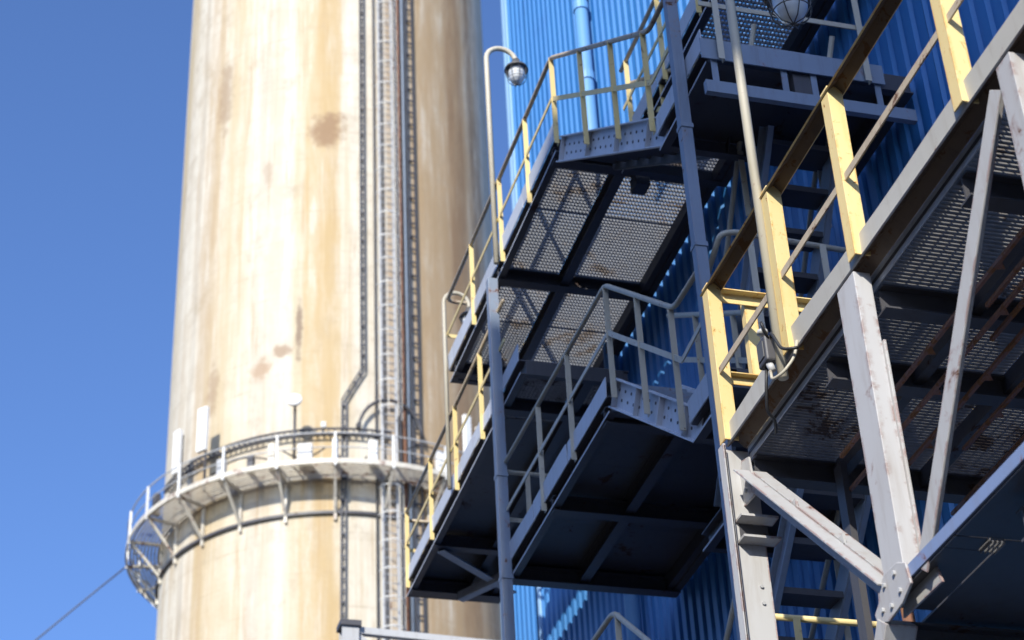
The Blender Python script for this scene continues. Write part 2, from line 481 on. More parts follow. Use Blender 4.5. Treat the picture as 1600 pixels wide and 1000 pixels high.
# ------------------------------------------------------------------ blue building
XW = 6.55
bld = thing('clad_building', (XW + 6, 10, 0), 'tall bright blue corrugated building behind the steel stair tower', 'building')
MB().box(XW + .06, XW + 14, -20, 21.13, 0, 30).build('inner_wall', 'blue', bld)
MB().box(XW + .06, XW + 10, 21.13, 22.60, 0, 16.5).build('annex_wall', 'blue', bld)
def sheet_mesh(wid, z0, z1, nm):
    m = MB(); n = int(round(wid / .2)); prof = []
    for i in range(n):
        y = i * .2
        prof += [(0, y), (0, y + .10), (.028, y + .125), (.028, y + .175)]
    prof.append((0, wid))
    for zz in (z0, z1):
        m.v += [(x, y, zz) for x, y in prof]
    k = len(prof)
    m.f = [(i, i + 1, k + i + 1, k + i) for i in range(k - 1)]
    return m.mesh(nm, 'blue')
sh = sheet_mesh(1.0, 0, 30, 'cladding_sheet')
for i in range(36):
    y = 20.13 - i * 1.0
    link('cladding_sheet', sh, bld, loc=(XW + (.004 if i % 2 else 0), y, 0))
sh2 = sheet_mesh(1.4, 0, 16.5, 'annex_sheet')
link('annex_sheet', sh2, bld, loc=(XW + .003, 21.18, 0))
MB().box(XW - .03, XW + .07, 21.10, 21.16, 16.5, 30).build('corner_trim', 'trimblue', bld)
MB().box(XW - .03, XW + .07, 20.96, 21.02, 0, 30).build('corner_trim', 'trimblue', bld)
MB().box(XW - .03, XW + 8, 22.58, 22.66, 0, 16.5).build('corner_trim', 'trimblue', bld)
MB().box(XW - .05, XW + 8, 21.17, 22.7, 16.5, 16.56).build('annex_cap', 'trimblue', bld)
MB().box(XW - .06, XW + 14.1, -20.1, 21.2, 30, 30.3).build('roof_edge', 'trimblue', bld)
dp = MB().tube([(XW - .12, 17.46, 0), (XW - .12, 17.46, 29.9)], .085, 14).build('drainpipe', 'pipeblue', bld, smooth=True)
for z in (16.2, 17.35, 18.5, 19.7, 22, 25):
    MB().tube([(XW - .12, 17.46, z), (XW - .12, 17.46, z + .12)], .1, 14).build('pipe_collar', 'pipeblue', dp)

# ------------------------------------------------------------------ chimney
AX, AY, CR = 12.40, 64.82, 6.36
chim = thing('chimney', (AX, AY, 0), 'huge round concrete chimney with ochre stains and a ring walkway', 'chimney')
m = MB()
K = 160
for z in range(0, 101, 4):
    r = CR + (.9 * max(0, 26 - z) / 26)
    m.v += [(r * math.cos(2 * math.pi * j / K), r * math.sin(2 * math.pi * j / K), float(z)) for j in range(K)]
for i in range(25):
    m.f += [(i * K + j, i * K + (j + 1) % K, (i + 1) * K + (j + 1) % K, (i + 1) * K + j) for j in range(K)]
m.f.append(tuple(25 * K + j for j in range(K)))
shaft = m.build('shaft', 'concrete', chim, smooth=True, loc=(AX, AY, 0))
def cp(a, r, z):
    return (AX + r * math.cos(R_(a)), AY + r * math.sin(R_(a)), z)
def arc(r, z, a0=0, a1=360, n=90):
    return [cp(a0 + (a1 - a0) * i / n, r, z) for i in range(n + 1)]
ZR, RO = 34.75, 7.6
def ring_band(r0, r1, z0, z1, n=96):
    m = MB()
    for i in range(n):
        a = 360 * i / n
        m.v += [cp(a, r, z) for r, z in ((r0, z0), (r1, z0), (r1, z1), (r0, z1))]
    for i in range(n):
        j = (i + 1) % n
        for q in range(4):
            m.f.append((i * 4 + q, i * 4 + (q + 1) % 4, j * 4 + (q + 1) % 4, j * 4 + q))
    return m
deck = ring_band(CR + .05, CR + .14, ZR + .05, ZR + .09).build('ring_walkway', 'ringp', chim)
for q in range(8):
    ring_band(CR + .19 + q * .125, CR + .26 + q * .125, ZR + .06, ZR + .085).build('deck_slat', 'ringp', deck)
ring_band(RO - .03, RO + .03, ZR - .02, ZR + .17).build('edge_beam', 'ringp', deck)
ring_band(CR + .02, CR + .13, ZR - 1.32, ZR - 1.22).build('root_ring', 'dark', deck)
for zz, rr in ((ZR + .62, .022), (ZR + 1.18, .028)):
    MB().tube(arc(RO - .02, zz, 0, 357, 84), rr, 6, True).build('hand_rail', 'galv', deck, smooth=True)
NB = 24
for i in range(NB):
    a = 360 * i / NB + 4
    ta = Vector((-math.sin(R_(a)), math.cos(R_(a)), 0))
    b = MB()
    b.prism(Rp(.09, .09), cp(a, CR, ZR - .03), cp(a, RO - .05, ZR - .03))
    b.prism(Rp(.08, .08), cp(a, RO - .12, ZR - .08), cp(a, CR + .04, ZR - 1.35))
    b.prism(Rp(.10, .10), cp(a, CR + .07, ZR - 1.55), cp(a, CR + .07, ZR - .08), up=ta)
    b.build('bracket', 'ringp', deck)
    for da in (0,):
        MB().prism(Rp(.07, .07), cp(a + da, RO, ZR - .1), cp(a + da, RO, ZR + 1.2), up=ta).build('rail_post', 'panelw', deck)
ring2 = MB()
for z in (ZR + 1.72, ZR + 1.93):
    ring2.tube(arc(CR + .22, z, -170, -84, 60), .045, 6)
for i in range(46):
    a = -170 + 86 * i / 45
    ring2.prism(Rp(.05, .05), cp(a, CR, ZR + 1.83), cp(a, CR + .25, ZR + 1.83))
    ring2.prism(Rp(.04, .04), cp(a, CR + .22, ZR + 1.70), cp(a, CR + .22, ZR + 1.95), up=(1, 0, 0))
ring2.build('cable_tray', 'dark', chim)
# caged ladder
aL, rL = -84.6, CR + .45
tl = Vector((-math.sin(R_(aL)), math.cos(R_(aL)), 0)); rl = Vector((math.cos(R_(aL)), math.sin(R_(aL)), 0))
lad = MB()
for s_ in (-1, 1):
    p = Vector(cp(aL, rL - .2, 0)) + tl * s_ * .26
    lad.prism(Rp(.07, .05), p + Vector((0, 0, 4)), p + Vector((0, 0, 98)), up=rl)
for k in range(300):
    z = 4.2 + k * .31
    p = Vector(cp(aL, rL - .2, z))
    lad.tube([p - tl * .26, p + tl * .26], .016, 5)
lad = lad.build('ladder', 'galv', chim)
cage = MB()
for q in (-70, -25, 25, 70):
    d_ = rl * math.cos(R_(q)) * .45 + tl * math.sin(R_(q)) * .42
    p = Vector(cp(aL, rL - .1, 0)) + d_
    cage.prism(Rp(.035, .02), p + Vector((0, 0, ZR + 2.3)), p + Vector((0, 0, 98)), up=rl)
    cage.prism(Rp(.035, .02), p + Vector((0, 0, 6)), p + Vector((0, 0, ZR - .3)), up=rl)
cage.build('cage_strips', 'ringp', lad)
z = 27.0
while z < 66:
    if not (ZR - .25 < z < ZR + 2.2):
        p = Vector(cp(aL, rL - .12, z))
        h = MB().tube([p + rl * math.sin(u) * .45 + tl * math.cos(u) * .42 for u in (math.pi * i / 10 for i in range(11))], .026, 5)
        h.build('cage_hoop', 'panelw', lad)
    z += 1.05
def cable_ladder(pts, wid, nm, mat='dark', off=.12, step=.42, sw=.07):
    """pts = [(angle, z)...] down the shaft: two stiles with rungs"""
    m = MB()
    for i in range(len(pts) - 1):
        (a0, z0), (a1, z1) = pts[i], pts[i + 1]
        P0 = Vector(cp(a0, CR + off, z0)); P1 = Vector(cp(a1, CR + off, z1))
        dr = (P1 - P0).normalized(); rad = Vector((math.cos(R_(a0)), math.sin(R_(a0)), 0)); sd = dr.cross(rad).normalized()
        for s_ in (-1, 1):
            m.prism(Rp(sw, .06), P0 + sd * s_ * wid / 2, P1 + sd * s_ * wid / 2, up=rad)
        n = int((P1 - P0).length / step)
        for k in range(n):
            q = P0 + dr * (k + .5) * step
            m.prism(Rp(.06, .05), q - sd * wid / 2, q + sd * wid / 2, up=rad)
            if k % 3 == 0:
                m.prism(Rp(.06, .06), q - rad * off, q, up=dr)
    return m.build(nm, mat, chim)
cable_ladder([(-92.6, 98), (-92.4, 39.2), (-98.4, 37.9), (-98.7, 20)], .15, 'cable_ladder', sw=.05)
cable_ladder([(-74.6, 98), (-75.0, 20)], .30, 'cable_ladder', step=.6)
for a, r, mt in ((-80.6, .06, 'dark'), (-79.0, .07, 'rust'), (-88.4, .035, 'dark'), (-77.6, .04, 'steel')):
    MB().tube([cp(a, CR + .12, 10), cp(a, CR + .12, 98)], r, 8).build('conduit', mt, chim, smooth=True)
lp = [cp(-84 + 10 * math.cos(u), CR + .3, ZR + 1.9 + 1.3 * math.sin(u)) for u in (math.pi * i / 12 for i in range(13))]
MB().tube(lp, .06, 6).build('cable_loop', 'dark', chim, smooth=True)

def antenna(a, z, h, wd, label):
    r = RO - .25
    t = thing('panel_antenna', cp(a, r, ZR + .1), label, 'antenna', 'antennas on the chimney ring')
    rad = Vector((math.cos(R_(a)), math.sin(R_(a)), 0))
    MB().prism(Rp(wd, .16), cp(a, r, z - h / 2), cp(a, r, z + h / 2), up=rad).build('panel', 'panelw', t, bevel=.02)
    MB().tube([cp(a, r - .2, ZR + .09), cp(a, r - .2, z + h / 2 - .1)], .05, 8).build('mast', 'dark', t, smooth=True)
    for zz in (z - h * .35, z + h * .3):
        MB().prism(Rp(.06, .08), cp(a, r - .2, zz), cp(a, r - .06, zz)).build('clamp', 'dark', t)
antenna(-150, 36.75, 1.75, .36, 'leftmost tall white panel antenna on the chimney ring')
antenna(-140, 37.15, 1.75, .42, 'second white panel antenna from the left on the chimney ring')
antenna(-62, 36.9, 1.6, .30, 'white panel antenna on the ring nearest the caged ladder, right side')
antenna(-57, 36.7, 1.5, .30, 'white panel antenna on the ring half hidden by yellow railing')
dsh = thing('dish_antenna', cp(-112, RO - .3, ZR + .1), 'small round white dish on a mast above the chimney ring', 'antenna')
MB().tube([cp(-112, RO - .3, ZR + .1), cp(-112, RO - .3, ZR + 2.6)], .05, 8).build('mast', 'dark', dsh, smooth=True)
dm = MB().lathe([(0, .02), (.12, .0), (.22, .05), (.27, .14), (.27, .20), (.20, .22), (0, .23)], (0, 0, 0), 20).build('dish', 'panelw', dsh, smooth=True)
dm.matrix_parent_inverse = Matrix.Translation(-dsh.location)
dm.location = cp(-112, RO - .22, ZR + 2.55); dm.rotation_euler = (R_(75), 0, R_(-15))
for a, z, nm in ((-104, 36.2, 'left'), (-95, 36.0, 'right')):
    t = thing('camera_unit', cp(a, RO - .1, ZR + 1.2), 'small pale camera box on the chimney ring rail, %s one by the ladder' % nm, 'camera')
    MB().prism(Rp(.16, .2), cp(a, RO - .2, ZR + 1.5), cp(a, RO + .15, ZR + 1.42)).build('housing', 'panelw' if nm == 'left' else 'dark', t, bevel=.02)
    MB().tube([cp(a, RO - .05, ZR + 1.16), cp(a, RO - .05, ZR + 1.42)], .03, 6).build('stem', 'dark', t)
for a, z, w1, h1, mt in ((-133, .35, .3, .45, 'galv'), (-124, .3, .22, .35, 'dark'), (-118, .55, .25, .4, 'ringp'), (-109, .5, .5, .3, 'galv'), (-101, .45, .2, .5, 'panelw'), (-91, .6, .3, .35, 'panelw'), (-71, .4, .4, .6, 'panelw'), (-160, .3, .25, .5, 'dark')):
    MB().prism(Rp(w1, .22), cp(a, RO - .28, ZR + .1), cp(a, RO - .28, ZR + .1 + z + h1), up=(math.cos(R_(a)), math.sin(R_(a)), 0)).build('equipment_box', mt, chim, bevel=.02)
for a0, a1, zz, sg_ in ((-150, -134, .5, .25), (-140, -120, .75, .3), (-116, -104, 1.0, -.35), (-100, -92, .7, -.5), (-80, -66, 1.2, .3)):
    MB().tube([cp(a0 + (a1 - a0) * u, CR + .5, ZR + zz + sg_ * math.sin(u * math.pi)) for u in (i / 12 for i in range(13))], .03, 6).build('cable_run', 'rubber', chim, smooth=True)
MB2 = MB().tube([Vector(cp(168, RO + .02, ZR + .05)) * (1 - u) + Vector((-14, 66, 12)) * u + Vector((0, 0, 3.0 * u * (1 - u))) for u in (i / 20 for i in range(21))], .03, 6)
tag(MB2.build('guy_cable', 'dark', smooth=True), 'thin dark cable sagging from the chimney ring across the sky', 'cable')

# ------------------------------------------------------------------ stair tower along the wall
X0, X1 = 4.80, 6.50
tower = thing('stair_tower', (5.5, 14, 0), 'blue grey steel stair tower with yellow railings against the blue wall', 'stair tower')

def platform(y0, y1, zb, x0=X0, x1=X1, kick=True, panels=None, mids=(5.52,), cross=(), floor='grate', kick_ends=(), perf=False, seed=1, drop=0):
    """zb = underside of the edge channels"""
    m = MB()
    m.prism(Up(-.07, .16, .012), (x1, y0, zb), (x1, y1, zb))
    m.box(x0 + .07, x1 - .07, y0, y0 + .012, zb + .001, zb + .16)
    m.box(x0 + .07, x1 - .07, y0 + .012, y0 + .07, zb + .001, zb + .013)
    m.box(x0 + .07, x1 - .07, y1 - .012, y1, zb + .001, zb + .16)
    m.box(x0 + .07, x1 - .07, y1 - .07, y1 - .012, zb + .001, zb + .013)
    p = m.build('platform', 'dark', tower)
    MB().prism(Up(.07, .16, .012), (x0, y0, zb), (x0, y1, zb)).build('edge_channel', 'dark', p)  # shade under the kick plate put into the channel's dark colour
    MB().box(x0 - .004, x0 - .001, y0, y1, zb - .002, zb + .016).build('channel_lip', 'kick', p)
    MB().box(x1 - .14, x1 - .01, y0 + .02, y1 - .02, zb + .02, zb + .158).build('wall_beam', 'dark', p)
    for xm in mids:
        MB().prism(Ip(.10, .15, .01), (xm, y0 + .02, zb + .085), (xm, y1 - .02, zb + .085)).build('joist', 'dark', p)
    for yc in cross:
        MB().prism(Ip(.12, .15, .012), (x0 + .01, yc, zb + .05 - drop), (x1 - .01, yc, zb + .05 - drop)).build('crossbeam', 'dark', p)
    xs = [x0 + .08] + [q for xm in mids for q in (xm - .055, xm + .075)] + [x1 - .13]
    ys = panels or [y0 + .02, y1 - .02]
    for i in range(0, len(xs), 2):
        for j in range(len(ys) - 1):
            a, b = ys[j] + .012, ys[j + 1] - .012
            if floor == 'grate' or (floor == 'mixed' and j < 1):
                grate(xs[i], xs[i + 1], a, b, zb + .185, .036, .050 + .004 * ((i + j) % 3), .028, .038).build('grating_panel', 'grate' if floor == 'grate' else 'grated', p)
            else:
                MB().box(xs[i] - .05, xs[i + 1] + .05, a - .0115, b + .0115, zb + .162, zb + .172).build('floor_plate', 'dark', p)  # solid dark sheet carries the soffit's shade in its colour
    if kick:
        yk = [y0, *[q for q in (panels or [])[1:-1] if (q - y0) > .8 and (y1 - q) > .8], y1]
        for j in range(len(yk) - 1):
            wavy_plate(x0 - .016, .008, yk[j] + .01, yk[j + 1] - .01, zb + .15, zb + .34, .012, seed + j).build('kick_plate', 'kick', p)
    for ye in kick_ends:
        wavy_plate(ye, .008, x0, x1, zb + .15, zb + .32, .006, seed + 5, 'X').build('kick_plate', 'kick', p)
    return p

def railing(top, mid, posts, mat='yellow2', rail='railc', size=.05, rr=.023, flat_mid=True, name='railing', close=None):
    r = MB().tube(fillet(top, .10), rr, 8).build(name, rail, tower, smooth=True)
    for md in mid:
        mm = MB()
        for i in range(len(md) - 1):
            mm.prism(Rp(.010, .045), md[i], md[i + 1])
        mm.build('mid_rail', mat, r)
    for b, t in posts:
        MB().prism(Lp(size, size, .007), b, t, up=(0, 1, 0), off=(-size / 2, -size / 2)).build('post', mat, r)
    return r

def flight(ytop, ztop, ybot, zbot, x0, x1, depth=.25, rise=.2, holes=True, mat='kick', tmat='steel', tw=.26, imat=None):
    """stringer undersides run from (ytop, ztop) to (ybot, zbot)"""
    dr = Vector((0, ybot - ytop, zbot - ztop)); L = dr.length; u = dr.normalized()
    nrm = Vector((0, -u.z, u.y));
    if nrm.z < 0: nrm = -nrm
    root = None
    for x, sg in ((x0, 1), (x1, -1)):
        p0 = Vector((x, ytop, ztop)); p1 = Vector((x, ybot, zbot))
        m = MB()
        # web plate and flanges
        def slab(xa, xb, na, nb):
            n = len(m.v)
            for p in (p0, p1):
                for xx, nn in ((xa, na), (xb, na), (xb, nb), (xa, nb)):
                    q = p + nrm * nn; m.v.append((xx, q.y, q.z))
            m.f.extend([(n, n + 1, n + 5, n + 4), (n + 1, n + 2, n + 6, n + 5), (n + 2, n + 3, n + 7, n + 6), (n + 3, n, n + 4, n + 7), (n, n + 3, n + 2, n + 1), (n + 4, n + 5, n + 6, n + 7)])
        wx = x + .045 * sg
        slab(min(wx, wx + .008 * sg), max(wx, wx + .008 * sg), .012, depth - .012)
        slab(min(x, wx), max(x, wx), 0, .012)
        slab(min(x, wx), max(x, wx), depth - .012, depth)
        st = m.build('stair_flight' if root is None else 'stringer', mat if root is None else (imat or mat), tower if root is None else root)
        if root is None: root = st
        if holes:
            hb = MB()
            k = int(L / .16)
            for i in range(k):
                for zz, of in ((.34, .03), (.66, .10)):
                    c = p0 + u * (i * .16 + of + .02) + nrm * depth * zz
                    pts = []
                    ax_ = Vector((sg, 0, 0))
                    hb.tube([(wx - .006 * sg, c.y, c.z), (wx + .001 * sg, c.y, c.z)], .013, 8)
            hb.build('hole_discs', 'dark', root)['kind'] = 'stuff'  # dark discs stand in for the shaded holes in the stringer
            for i in range(4):
                c = p0 + u * (L * (i + .12) / 3.6)
                q = c + nrm * depth
                MB().prism(Rp(.008, .044), c + nrm * .012 + Vector((.022 * sg, 0, 0)), q - nrm * .012 + Vector((.022 * sg, 0, 0)), up=(1, 0, 0)).build('stiffener', mat, root)
    n = max(2, round(abs(ztop - zbot) / rise))
    me = MB().box(x0 + .055, x1 - .055, -tw / 2, tw / 2, -.03, 0).box(x0 + .055, x1 - .055, -tw / 2, -tw / 2 + .012, -.05, -.03).mesh('tread', tmat)
    for i in range(n):
        f = (i + .5) / n
        c = Vector((0, ytop, ztop)) + dr * f + nrm * depth * .62
        link('tread', me, root, loc=(0, c.y, c.z))
    return root

# columns
for y, x, z1, w_ in ((16.24, X0 - .06, 13.33, .105), (10.78, X0 - .08, 17.5, .09)):
    c = MB().prism(Rp(w_, w_ * .9), (x, y, 0), (x, y, z1), up=(0, 1, 0)).build('column', 'post', tower, bevel=.004)
    if x < 5:
        for zz in (9.9, 11.0):
            MB().box(x - w_ / 2 - .005, x + w_ / 2 + .005, y - w_ / 2 - .005, y + w_ / 2 + .005, zz - .02, zz + .02).build('splice_plate', 'steel', c)

# level two: long landing, flight down towards the viewer, short landing
platform(14.05, 18.30, 13.34, panels=[14.07, 15.15, 16.2, 17.2, 18.28], cross=(14.2, 16.24, 18.1), seed=3)
zt = 14.42
railing([(5.9, 18.26, zt), (X0 - .02, 18.26, zt), (X0 - .02, 13.95, zt), (X0 - .02, 11.42, 12.55), (X0 - .02, 10.5, 12.53)],
        [[(5.9, 18.27, 13.95), (X0 - .02, 18.27, 13.95)], [(X0 - .03, 18.24, 13.95), (X0 - .03, 13.95, 13.93)], [(X0 - .03, 13.95, 13.90), (X0 - .03, 11.45, 12.02), (X0 - .03, 10.9, 12.02)]],
        [((X0 - .02, y, 13.36), (X0 - .02, y, zt)) for y in (17.15, 15.95, 14.93, 13.97)] +
        [((X0 - .02, 13.15, 12.70), (X0 - .02, 13.15, 13.80)), ((X0 - .02, 12.35, 12.13), (X0 - .02, 12.35, 13.22)), ((X0 - .02, 11.58, 11.60), (X0 - .02, 11.58, 12.65))])
flight(14.09, 13.24, 11.48, 11.39, X0, 5.42, tmat='dark', imat='dark')
platform(10.42, 11.50, 11.36, cross=(), mids=(), floor='plate', seed=11)
# its near end: kick plate on cleats above a deeper cross beam
eb = MB().box(X0 - .05, 6.45, 10.36, 10.41, 11.03, 11.14).build('end_beam', 'steel', tower)
wavy_plate(10.335, .01, X0 - .07, 6.22, 11.33, 11.52, .004, 21, 'X').build('kick_plate', 'steel', eb)
for x in (4.86, 5.42, 5.66, 6.19):
    MB().prism(Lp(.05, .05, .008), (x, 10.36, 11.14), (x, 10.36, 11.36), up=(0, 1, 0)).build('cleat', 'steel', eb)
MB().box(5.47, 5.66, 10.37, 10.5, 11.14, 11.40).build('recess_block', 'dark', eb)  # dark block imitates the shaded recess between the cleats
railing([(X0 - .02, 10.5, 12.53), (X0 + .02, 10.32, 12.50), (6.2, 10.32, 12.50)], [[(X0 - .05, 10.32, 11.86), (6.25, 10.32, 11.86)]],
        [((4.87, 10.31, 11.30), (4.87, 10.31, 12.5)), ((6.06, 10.31, 11.30), (6.06, 10.31, 12.5))], rail='cream', mat='cream', flat_mid=False)
# wall-side lane at the same level as the long landing
platform(9.6, 14.03, 13.16, x0=5.44, x1=X1, panels=[9.62, 10.7, 11.8, 12.9, 14.01], mids=(), cross=(), seed=31)
railing([(5.42, 13.75, 14.2), (5.42, 9.7, 14.2)], [[(5.41, 13.75, 13.72), (5.41, 9.7, 13.72)]],
        [((5.42, y, 13.2), (5.42, y, 14.2)) for y in (13.62, 12.70, 11.8, 10.9)])
railing([(5.46, 13.70, 14.0), (5.46, 11.5, 12.5)], [[(5.46, 13.70, 13.62), (5.46, 11.5, 12.05)]], [((5.46, 12.9, 12.6), (5.46, 12.9, 13.5)), ((5.46, 12.1, 12.0), (5.46, 12.1, 12.95))])
flight(10.95, 11.30, 12.72, 8.85, 5.50, 6.12, depth=.20, holes=False, tmat='dark', mat='steel', rise=.26, tw=.24)
railing([(5.48, 10.9, 12.3), (5.48, 12.6, 9.95)], [], [((5.48, 11.5, 10.8), (5.48, 11.5, 11.45)), ((5.48, 12.4, 9.5), (5.48, 12.4, 10.2))], rail='cream', mat='cream')
railing([(6.16, 10.9, 12.3), (6.16, 12.6, 9.95)], [], [((6.16, 11.5, 10.8), (6.16, 11.5, 11.45)), ((6.16, 12.4, 9.5), (6.16, 12.4, 10.2))], rail='cream', mat='cream')

# level one: upper far landing
platform(15.6, 20.62, 11.80, x1=5.92, panels=[15.62, 16.7, 17.9, 19.2, 20.6], floor='mixed', cross=(16.3, 19.3, 20.45), seed=41)
zt = 12.92
railing([(X0 - .02, 20.58, 12.84), (X0 - .02, 16.0, zt)], [[(X0 - .03, 20.58, 12.42), (X0 - .03, 16.0, 12.44)]],
        [((X0 - .02, y, 11.85), (X0 - .02, y, 12.9)) for y in (20.5, 19.27, 18.1, 17.0)])
railing([(X0 - .02, 20.6, 12.80), (5.35, 20.6, 12.80)], [[(X0, 20.6, 12.4), (5.35, 20.6, 12.4)]], [((5.35, 20.6, 11.9), (5.35, 20.6, 12.8))])
MB().prism(Lp(.10, .10, .01), (4.86, 19.35, 11.74), (5.95, 20.25, 11.74)).build('plan_brace', 'galv', tower)
MB().prism(Lp(.10, .10, .01), (5.95, 19.40, 11.70), (5.35, 20.40, 11.70)).build('plan_brace', 'galv', tower)
# level one: main landing, flight, short landing
platform(13.18, 16.42, 9.93, panels=[13.2, 14.3, 15.4, 16.4], floor='plate', cross=(13.35, 14.9, 16.3), seed=51)
zt = 11.12
railing([(6.2, 16.4, 11.15), (X0 - .02, 16.4, 11.15), (X0 - .02, 12.98, 11.06), (X0 - .02, 11.52, 9.86), (X0 - .02, 10.9, 9.84)],
        [[(X0, 16.4, 10.62), (6.2, 16.4, 10.62)], [(X0 - .03, 16.4, 10.62), (X0 - .03, 12.98, 10.58), (X0 - .03, 11.45, 9.35), (X0 - .03, 10.95, 9.40)]],
        [((X0 - .02, y, 10.0), (X0 - .02, y, zt - .03)) for y in (15.07, 14.13)] +
        [((X0 - .02, 13.0, 9.95), (X0 - .02, 13.0, 11.05)), ((X0 - .02, 12.3, 9.38), (X0 - .02, 12.3, 10.46)), ((X0 - .02, 11.62, 8.84), (X0 - .02, 11.62, 9.9)), ((5.05, 16.4, 10.15), (5.05, 16.4, 11.15))], mat='cream', rail='cream')
railing([(5.46, 13.3, 11.05), (5.46, 11.4, 9.84), (5.46, 10.9, 9.84)], [[(5.46, 13.3, 10.6), (5.46, 11.4, 9.4)]],
        [((5.46, y, 8.9 + max(0, (y - 11.5) * .78)), (5.46, y, 9.85 + max(0, (y - 11.5) * .66))) for y in (12.75, 12.0, 11.3)], mat='cream', rail='cream')
flight(13.20, 9.99, 11.48, 8.67, X0, 5.42)
platform(10.70, 11.48, 8.67, mids=(), floor='plate', seed=61)
platform(11.50, 13.10, 8.67, x0=5.46, mids=(), floor='plate', kick=False, seed=62)
railing([(X0 + .02, 11.05, 9.70), (X0 + .05, 10.68, 9.96), (X0 + .15, 10.66, 9.98), (6.25, 10.66, 9.92)], [[(X0, 10.66, 9.42), (6.25, 10.66, 9.40)]],
        [((x, 10.66, 8.8), (x, 10.66, 9.95)) for x in (5.06, 5.63, 6.2)], mat='cream', rail='cream')
flight(10.98, 8.62, 13.5, 6.3, 5.50, 6.08, depth=.20, holes=False, tmat='dark', mat='steel', rise=.26, tw=.24)
railing([(5.46, 10.9, 9.5), (5.46, 12.6, 8.0), (5.46, 13.3, 7.4)], [], [((5.46, 12.2, 7.5), (5.46, 12.2, 8.35)), ((5.46, 13.0, 6.8), (5.46, 13.0, 7.65))], mat='cream', rail='cream')
railing([(6.14, 10.9, 9.5), (6.14, 13.3, 7.4)], [], [((6.14, 12.2, 7.5), (6.14, 12.2, 8.35)), ((6.14, 13.0, 6.8), (6.14, 13.0, 7.65))], mat='cream', rail='cream')
# level below, only its rails reach the picture
platform(13.5, 16.42, 7.0, panels=[13.52, 15, 16.4], floor='plate', seed=71)
railing([(X0 - .02, 16.3, 8.22), (X0 - .02, 13.42, 8.24), (X0 - .02, 11.5, 6.72), (X0 - .02, 10.9, 6.7)], [[(X0 - .03, 16.3, 7.7), (X0 - .03, 13.42, 7.72), (X0 - .03, 11.5, 6.2)]],
        [((X0 - .02, y, 7.1), (X0 - .02, y, 8.2)) for y in (15.2, 14.2, 13.36)] + [((X0 - .02, 12.5, 6.3), (X0 - .02, 12.5, 7.5))], mat='cream', rail='cream')
flight(13.5, 7.0, 11.5, 5.6, X0, 5.42)
platform(10.70, 11.5, 5.6, mids=(), floor='plate', seed=81)
railing([(X0, 10.66, 6.93), (6.25, 10.66, 6.93)], [[(X0, 10.66, 6.4), (6.25, 10.66, 6.4)]], [((x, 10.66, 5.7), (x, 10.66, 6.92)) for x in (5.02, 5.6, 6.2)], rail='yellow2')
# small box-shaped fitting under the long landing
fl = MB().box(5.62, 5.77, 14.14, 14.32, 13.16, 13.32)
fl.build('junction_housing', 'dark', tower, bevel=.01)

# ------------------------------------------------------------------ truss walkway in front
XG = 4.0
gal = thing('truss_walkway', (5.1, 6.5, 0), 'near steel truss walkway with peeling white members and yellow angle railing', 'walkway')
YA, YB = 9.05, 3.2
def vee(c_, q_):
    out = [(0, 0), (c_, -c_), (c_ - q_, -c_ - q_), (0, -2 * q_), (-c_ + q_, -c_ - q_), (-c_, -c_)][::-1]
    ins = [(0, -2 * q_ - .001), (c_ - q_ - .002, -c_ - q_ + .001), (c_ - q_ - .004, -c_ - q_ - .001), (0, -2 * q_ - .005), (-c_ + q_ + .004, -c_ - q_ - .001), (-c_ + q_ + .002, -c_ - q_ + .001)][::-1]
    return out, ins
co_, ci_ = vee(.064, .007)
ch = MB().prism(co_, (XG + .045, YB, 7.238), (XG + .045, YA, 7.238)).build('top_chord', 'white', gal)
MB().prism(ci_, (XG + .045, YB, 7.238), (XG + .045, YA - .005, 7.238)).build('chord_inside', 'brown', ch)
MB().box(XG + .108, XG + .114, YB, YA - .01, 7.088, 7.172).build('chord_lip', 'kick', ch)
MB().box(XG + .106, XG + .1075, YB, YA - .02, 7.118, 7.140).build('lip_groove', 'dark', ch)
for j, (a, b) in enumerate(((YB, 5.2), (5.21, 7.16), (7.17, 9.04))):
    wavy_plate(XG - .012, .008, a, b, 7.170, 7.305, .014, 91 + j).build('kick_plate', 'band', gal)
# floor of the walkway
for yc in (9.0, 7.95, 7.28, 6.35, 5.6, 4.6, 3.4):
    MB().prism(Ip(.10, .14, .01), (XG + .118, yc, 7.01), (6.30, yc, 7.01)).build('floor_beam', 'dark', gal)
fr = gal
for xc in (4.62, 5.15, 5.72, 6.28):
    MB().prism(Rp(.06, .10), (xc + (.01 if xc < 6.2 else 0), YB, 7.038), (xc + (.01 if xc < 6.2 else 0), YA, 7.038)).build('floor_joist', 'dark', fr)
ys = [YB, 4.6, 5.6, 6.35, 7.28, 7.95, 9.0]
for j in range(len(ys) - 1):
    for xa, xb in ((XG + .112, 4.62), (4.64, 5.15), (5.17, 5.72), (5.74, 6.28)):
        grate(xa + .01, xb - .01, ys[j] + .012, ys[j + 1] - .012, 7.12, .058, .030, .010, .033, t=.004).build('grating_panel', 'grated', fr)
